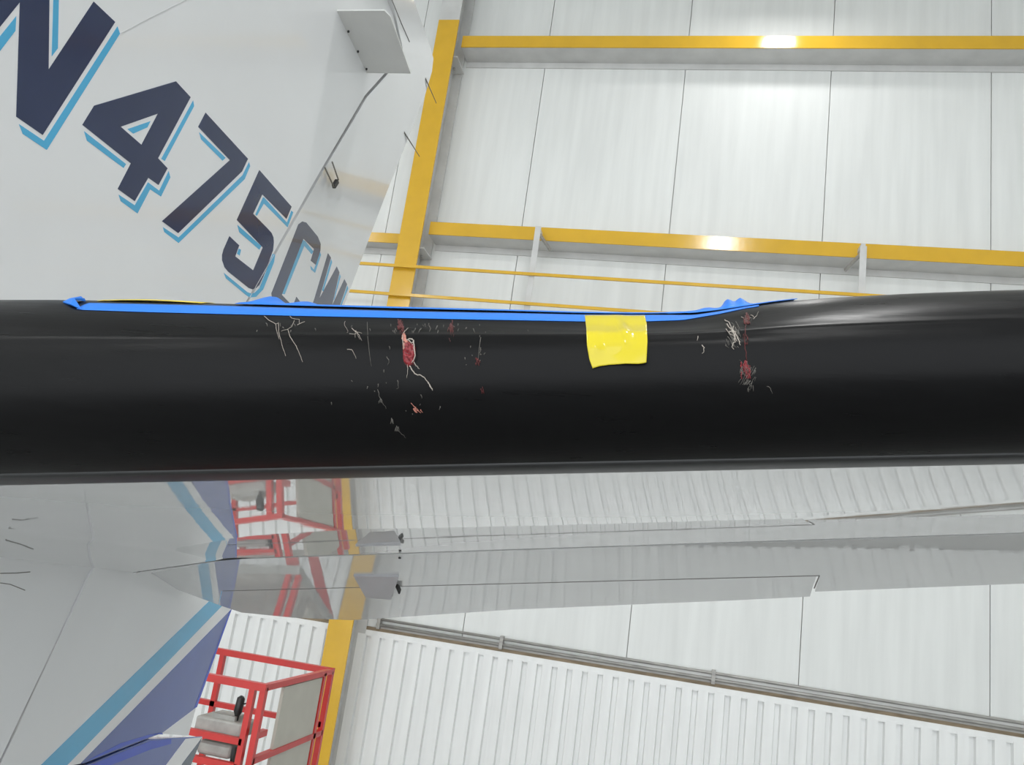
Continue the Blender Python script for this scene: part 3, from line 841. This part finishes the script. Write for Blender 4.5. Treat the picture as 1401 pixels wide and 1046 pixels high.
def streaks(mb, x0, x1, y0, y1, n, w=.0007, slant=0.0, ln=(3, 9)):
    for _ in range(n):
        u_ = min(1, max(0, random.gauss(.5, .28))); px = x0+(x1-x0)*u_; py = random.uniform(y0, y1); l_ = random.uniform(*ln)
        fibre(mb, [(px, py), (px+slant*l_+random.uniform(-1.5, 1.5), min(py+l_, y1+2))], w*random.uniform(.5, 1.2), .4, random.uniform(.0002, .0008), .5)
def zz(x0, y0, s): return lambda *pts: [(x0+a_*s, y0+b2*s) for a_, b2 in pts]
zB = zz(520, 420, 100/747); zD = zz(440, 380, 360/1401); zR = zz(780, 390, 320/1401); zL = zz(60, 390, 360/1401)
def remain(name, label, cat, build, m, group='bird strike remains on the boot'):
    mb = MB(); build(mb)
    if not mb.V: print('EMPTY', label); return None
    o = mb.build(name, m, None, True)
    tag(o, label, cat, group); return o
def kid(parent, name, build, m):
    mb = MB(); build(mb)
    if mb.V: mb.build(name, m, parent, True)
# the large one
c = remain('flesh_remnant', 'largest red flesh remnant with pale rim and trailing thread', 'bird remains',
           lambda mb: blob(mb, zB((240, 400), (270, 360), (300, 355), (345, 380), (360, 430), (358, 500), (345, 560), (320, 590), (300, 605), (270, 590), (245, 560), (235, 500), (238, 440)), .0034, 1.2), M_BLOOD)
kid(c, 'tissue', lambda mb: (blob(mb, zB((222, 290), (245, 255), (262, 290), (268, 330), (300, 365), (270, 370), (245, 345), (228, 335)), .0022, 1.0), blob(mb, zB((232, 370), (250, 360), (268, 390), (270, 430), (250, 450), (232, 430)), .003, 1.0)), M_TISSUE)
kid(c, 'pale_rim', lambda mb: (fibre(mb, zB((275, 352), (320, 345), (355, 362), (362, 430), (370, 480), (358, 545), (335, 575)), .0011, .7, .0028), fibre(mb, zB((240, 275), (255, 250), (290, 222)), .0007, .6, .001), fibre(mb, zB((235, 300), (240, 380), (250, 440)), .0008, .6, .0016), fibre(mb, zB((300, 360), (325, 385), (350, 375)), .0010, .7, .003)), M_FEATH)
kid(c, 'dark_streaks', lambda mb: (streaks(mb, 553, 566, 470, 498, 40, .0009, .1, (4, 10)),), M_BLOOD2)
kid(c, 'thread', lambda mb: (fibre(mb, zB((305, 600), (335, 650), (370, 690), (425, 695), (470, 735), (490, 765), (515, 800), (540, 850)), .0010, .6, .001, .5), fibre(mb, zB((490, 760), (515, 810), (540, 850)), .0011, .6, .001), fibre(mb, zB((340, 565), (375, 600), (405, 632)), .0009, .5), fibre(mb, zB((285, 590), (288, 650), (275, 725)), .0007, .4)), M_FEATH)
remain('blood_smear', 'small red smear touching the blue tape above the large flesh remnant', 'blood', lambda mb: (streaks(mb, 543, 552, 437, 449, 34, .0011), streaks(mb, 548, 552, 446, 458, 10, .0009, .2), blob(mb, zB((185, 140), (215, 135), (218, 180), (205, 205), (192, 190)), .0008, 1.0)), M_BLOOD2)
remain('blood_smear', 'faint red smear under the tape midway between flesh remnant and yellow patch', 'blood', lambda mb: (streaks(mb, 613, 621, 438, 452, 18, .0009), streaks(mb, 615, 622, 448, 466, 8, .0005)), M_BLOOD2)
remain('feather_wisp', 'tangled pale wisp left of the large flesh remnant', 'feather', lambda mb: [fibre(mb, zD(*p), w) for p, w in (([(125, 235), (120, 255), (140, 280), (135, 295)], .0005), ([(160, 268), (190, 295), (215, 335)], .0007), ([(175, 285), (215, 298)], .0006), ([(150, 300), (190, 300), (205, 330)], .0005), ([(185, 280), (180, 320)], .0005))], M_FEATH)
remain('feather_wisp', 'single long pale hair hanging left of the large flesh remnant', 'feather', lambda mb: fibre(mb, zD((243, 238), (248, 320), (255, 400), (267, 472)), .0005, .6, .0005, .3), M_FEATHD)
remain('feather_wisp', 'short pale hooked wisp below the tangled wisp', 'feather', lambda mb: (fibre(mb, zD((138, 384), (160, 385), (175, 405), (185, 430)), .0006)), M_FEATH)
remain('feather_wisp', 'long pale hair loop hanging near the left end of the tape', 'feather', lambda mb: [fibre(mb, zL(*p), w, .7, .0008, .3) for p, w in (([(1175, 168), (1200, 190), (1235, 210), (1250, 205), (1252, 250), (1270, 320), (1290, 378)], .0006), ([(1235, 210), (1240, 240), (1255, 290)], .0005))], M_FEATH)
remain('feather_wisp', 'branching pale hair hanging just right of the long hair loop', 'feather', lambda mb: [fibre(mb, zL(*p), w, .7, .0008, .3) for p, w in (([(1312, 168), (1320, 180), (1360, 186), (1362, 205)], .0006), ([(1350, 215), (1390, 198)], .0007), ([(1335, 190), (1320, 225), (1300, 238), (1265, 248)], .0005), ([(1300, 238), (1312, 275), (1345, 325), (1365, 370), (1380, 410)], .0006))], M_FEATH)
remain('feather_wisp', 'pale curled wisp with red base between flesh remnant and yellow patch', 'feather', lambda mb: (fibre(mb, zD((845, 370), (850, 388), (842, 400), (855, 408)), .0008), fibre(mb, zD((850, 320), (840, 400), (830, 440)), .0006)), M_FEATHD)
remain('blood_smear', 'dull reddish spot below the curled wisp left of the yellow patch', 'blood', lambda mb: (streaks(mb, 648, 658, 489, 498, 14, .0009)), M_BLOOD2)
remain('blood_smear', 'tiny red spot low on the boot below the curled wisp', 'blood', lambda mb: streaks(mb, 658, 663, 528, 536, 6, .0009), M_BLOOD2)
remain('feather_wisp', 'broken thin feather shaft low on the boot left of the thread', 'feather', lambda mb: (fibre(mb, zD((300, 595), (312, 640), (325, 665), (345, 695)), .0006), streaks(mb, 519, 524, 543, 549, 6, .0008)), M_FEATHD)
remain('blood_smear', 'small orange red fleck low on the boot under the thread', 'blood', lambda mb: (streaks(mb, 563, 576, 555, 562, 9, .0010, .8, (3, 7)), fibre(mb, zD((478, 665), (500, 690), (530, 718)), .0006)), M_TISSUE)
remain('feather_wisp', 'pale double fleck lowest on the boot under the large flesh remnant', 'feather', lambda mb: (streaks(mb, 533, 540, 571, 577, 9, .0009), streaks(mb, 539, 546, 582, 587, 8, .0009), fibre(mb, zD((405, 805), (430, 830), (450, 850)), .0005)), M_FEATHD)
remain('feather_wisp', 'short curved pale fleck beside the left of the large flesh remnant', 'feather', lambda mb: (fibre(mb, zD((350, 420), (360, 440), (355, 465)), .0007), fibre(mb, zD((362, 368), (365, 382)), .0006), fibre(mb, zD((412, 550), (410, 580), (400, 590)), .0006)), M_FEATHD)
remain('feather_wisp', 'pale frayed feather tuft left of the red streak on the right', 'feather', lambda mb: [fibre(mb, zR(*p), w, .6, .0008, 1.0) for p, w in (([(925, 215), (950, 230), (965, 260), (985, 300)], .0009), ([(940, 240), (985, 285), (1010, 330), (1020, 362)], .0010), ([(975, 250), (975, 290), (1000, 340)], .0009), ([(945, 290), (985, 280), (995, 285)], .0010), ([(985, 300), (985, 340), (970, 375), (982, 385)], .0008), ([(930, 265), (960, 300), (990, 310)], .0007), ([(965, 280), (1000, 310), (1015, 350)], .0007))], M_FEATH)
c = remain('blood_smear', 'thin vertical red streak right of the frayed feather tuft', 'blood', lambda mb: (streaks(mb, 1018, 1025, 428, 442, 26, .0010), streaks(mb, 1017, 1024, 455, 470, 8, .0006), fibre(mb, zR((1052, 235), (1046, 300), (1050, 380), (1058, 450)), .0007, .8, .0003), fibre(mb, zR((1055, 300), (1072, 335)), .0006)), M_BLOOD2)
c = remain('flesh_remnant', 'small frayed red flesh remnant below the red streak on the right', 'bird remains', lambda mb: (blob(mb, zR((1042, 458), (1058, 452), (1068, 490), (1072, 515), (1058, 520), (1044, 505)), .0014, .9), streaks(mb, 1014, 1027, 492, 516, 40, .0010)), M_BLOOD)
kid(c, 'frayed_fibres', lambda mb: (streaks(mb, 1014, 1034, 500, 524, 46, .0006, -.5, (4, 12)), streaks(mb, 1012, 1022, 492, 512, 14, .0005, .7, (5, 11)), streaks(mb, 1022, 1030, 522, 534, 8, .0005)), M_FEATHD)
remain('feather_wisp', 'soft grey down around the frayed tuft on the right', 'feather', lambda mb: (streaks(mb, 992, 1014, 440, 474, 46, .0006, .5, (4, 10)), streaks(mb, 1018, 1034, 428, 440, 16, .0005, -.3)), M_FEATHD)
remain('feather_wisp', 'small pale crescent wisp between yellow patch and frayed tuft', 'feather', lambda mb: (fibre(mb, zR((790, 360), (803, 375), (802, 395), (790, 410)), .0008), fibre(mb, zR((765, 310), (760, 335)), .0006)), M_FEATH)
remain('feather_wisp', 'faint curved hair right of the small frayed red remnant', 'feather', lambda mb: fibre(mb, zR((1180, 605), (1200, 615), (1212, 648)), .0006), M_FEATHD)
remain('feather_wisp', 'pale scrap at the tape edge above the red streak on the right', 'feather', lambda mb: [fibre(mb, zR(*p), .0006) for p in ([(1025, 195), (1050, 205), (1085, 200)], [(1085, 185), (1110, 195), (1130, 160)], [(1095, 205), (1115, 190)])], M_FEATH)
# specks in a few clusters, nothing tells the members of one cluster apart
clusters = [('tiny dull fleck in the row right below the blue tape', 26, lambda: (random.gauss(580, 55), random.uniform(442, 453))),
            ('tiny dull fleck around the pale curled wisp', 12, lambda: (random.gauss(652, 10), random.uniform(446, 500))),
            ('tiny dull fleck scattered below the large flesh remnant', 14, lambda: (random.gauss(545, 38), random.gauss(545, 30))),
            ('tiny dull fleck near the pale hairs at the left end of the tape', 8, lambda: (random.gauss(380, 26), random.uniform(440, 452)))]
for lab, cnt, fn_ in clusters:
    for i in range(cnt):
        px, py = fn_()
        mb = MB(); fibre(mb, [(px, py), (px+random.uniform(-2, 2), py+random.uniform(1, 5))], random.uniform(.0006, .0011), .5, .0003, .4)
        if mb.V:
            o = mb.build('speck', M_FEATHD, None, True); tag(o, lab, 'fleck', lab.replace('tiny dull fleck', 'flecks'))
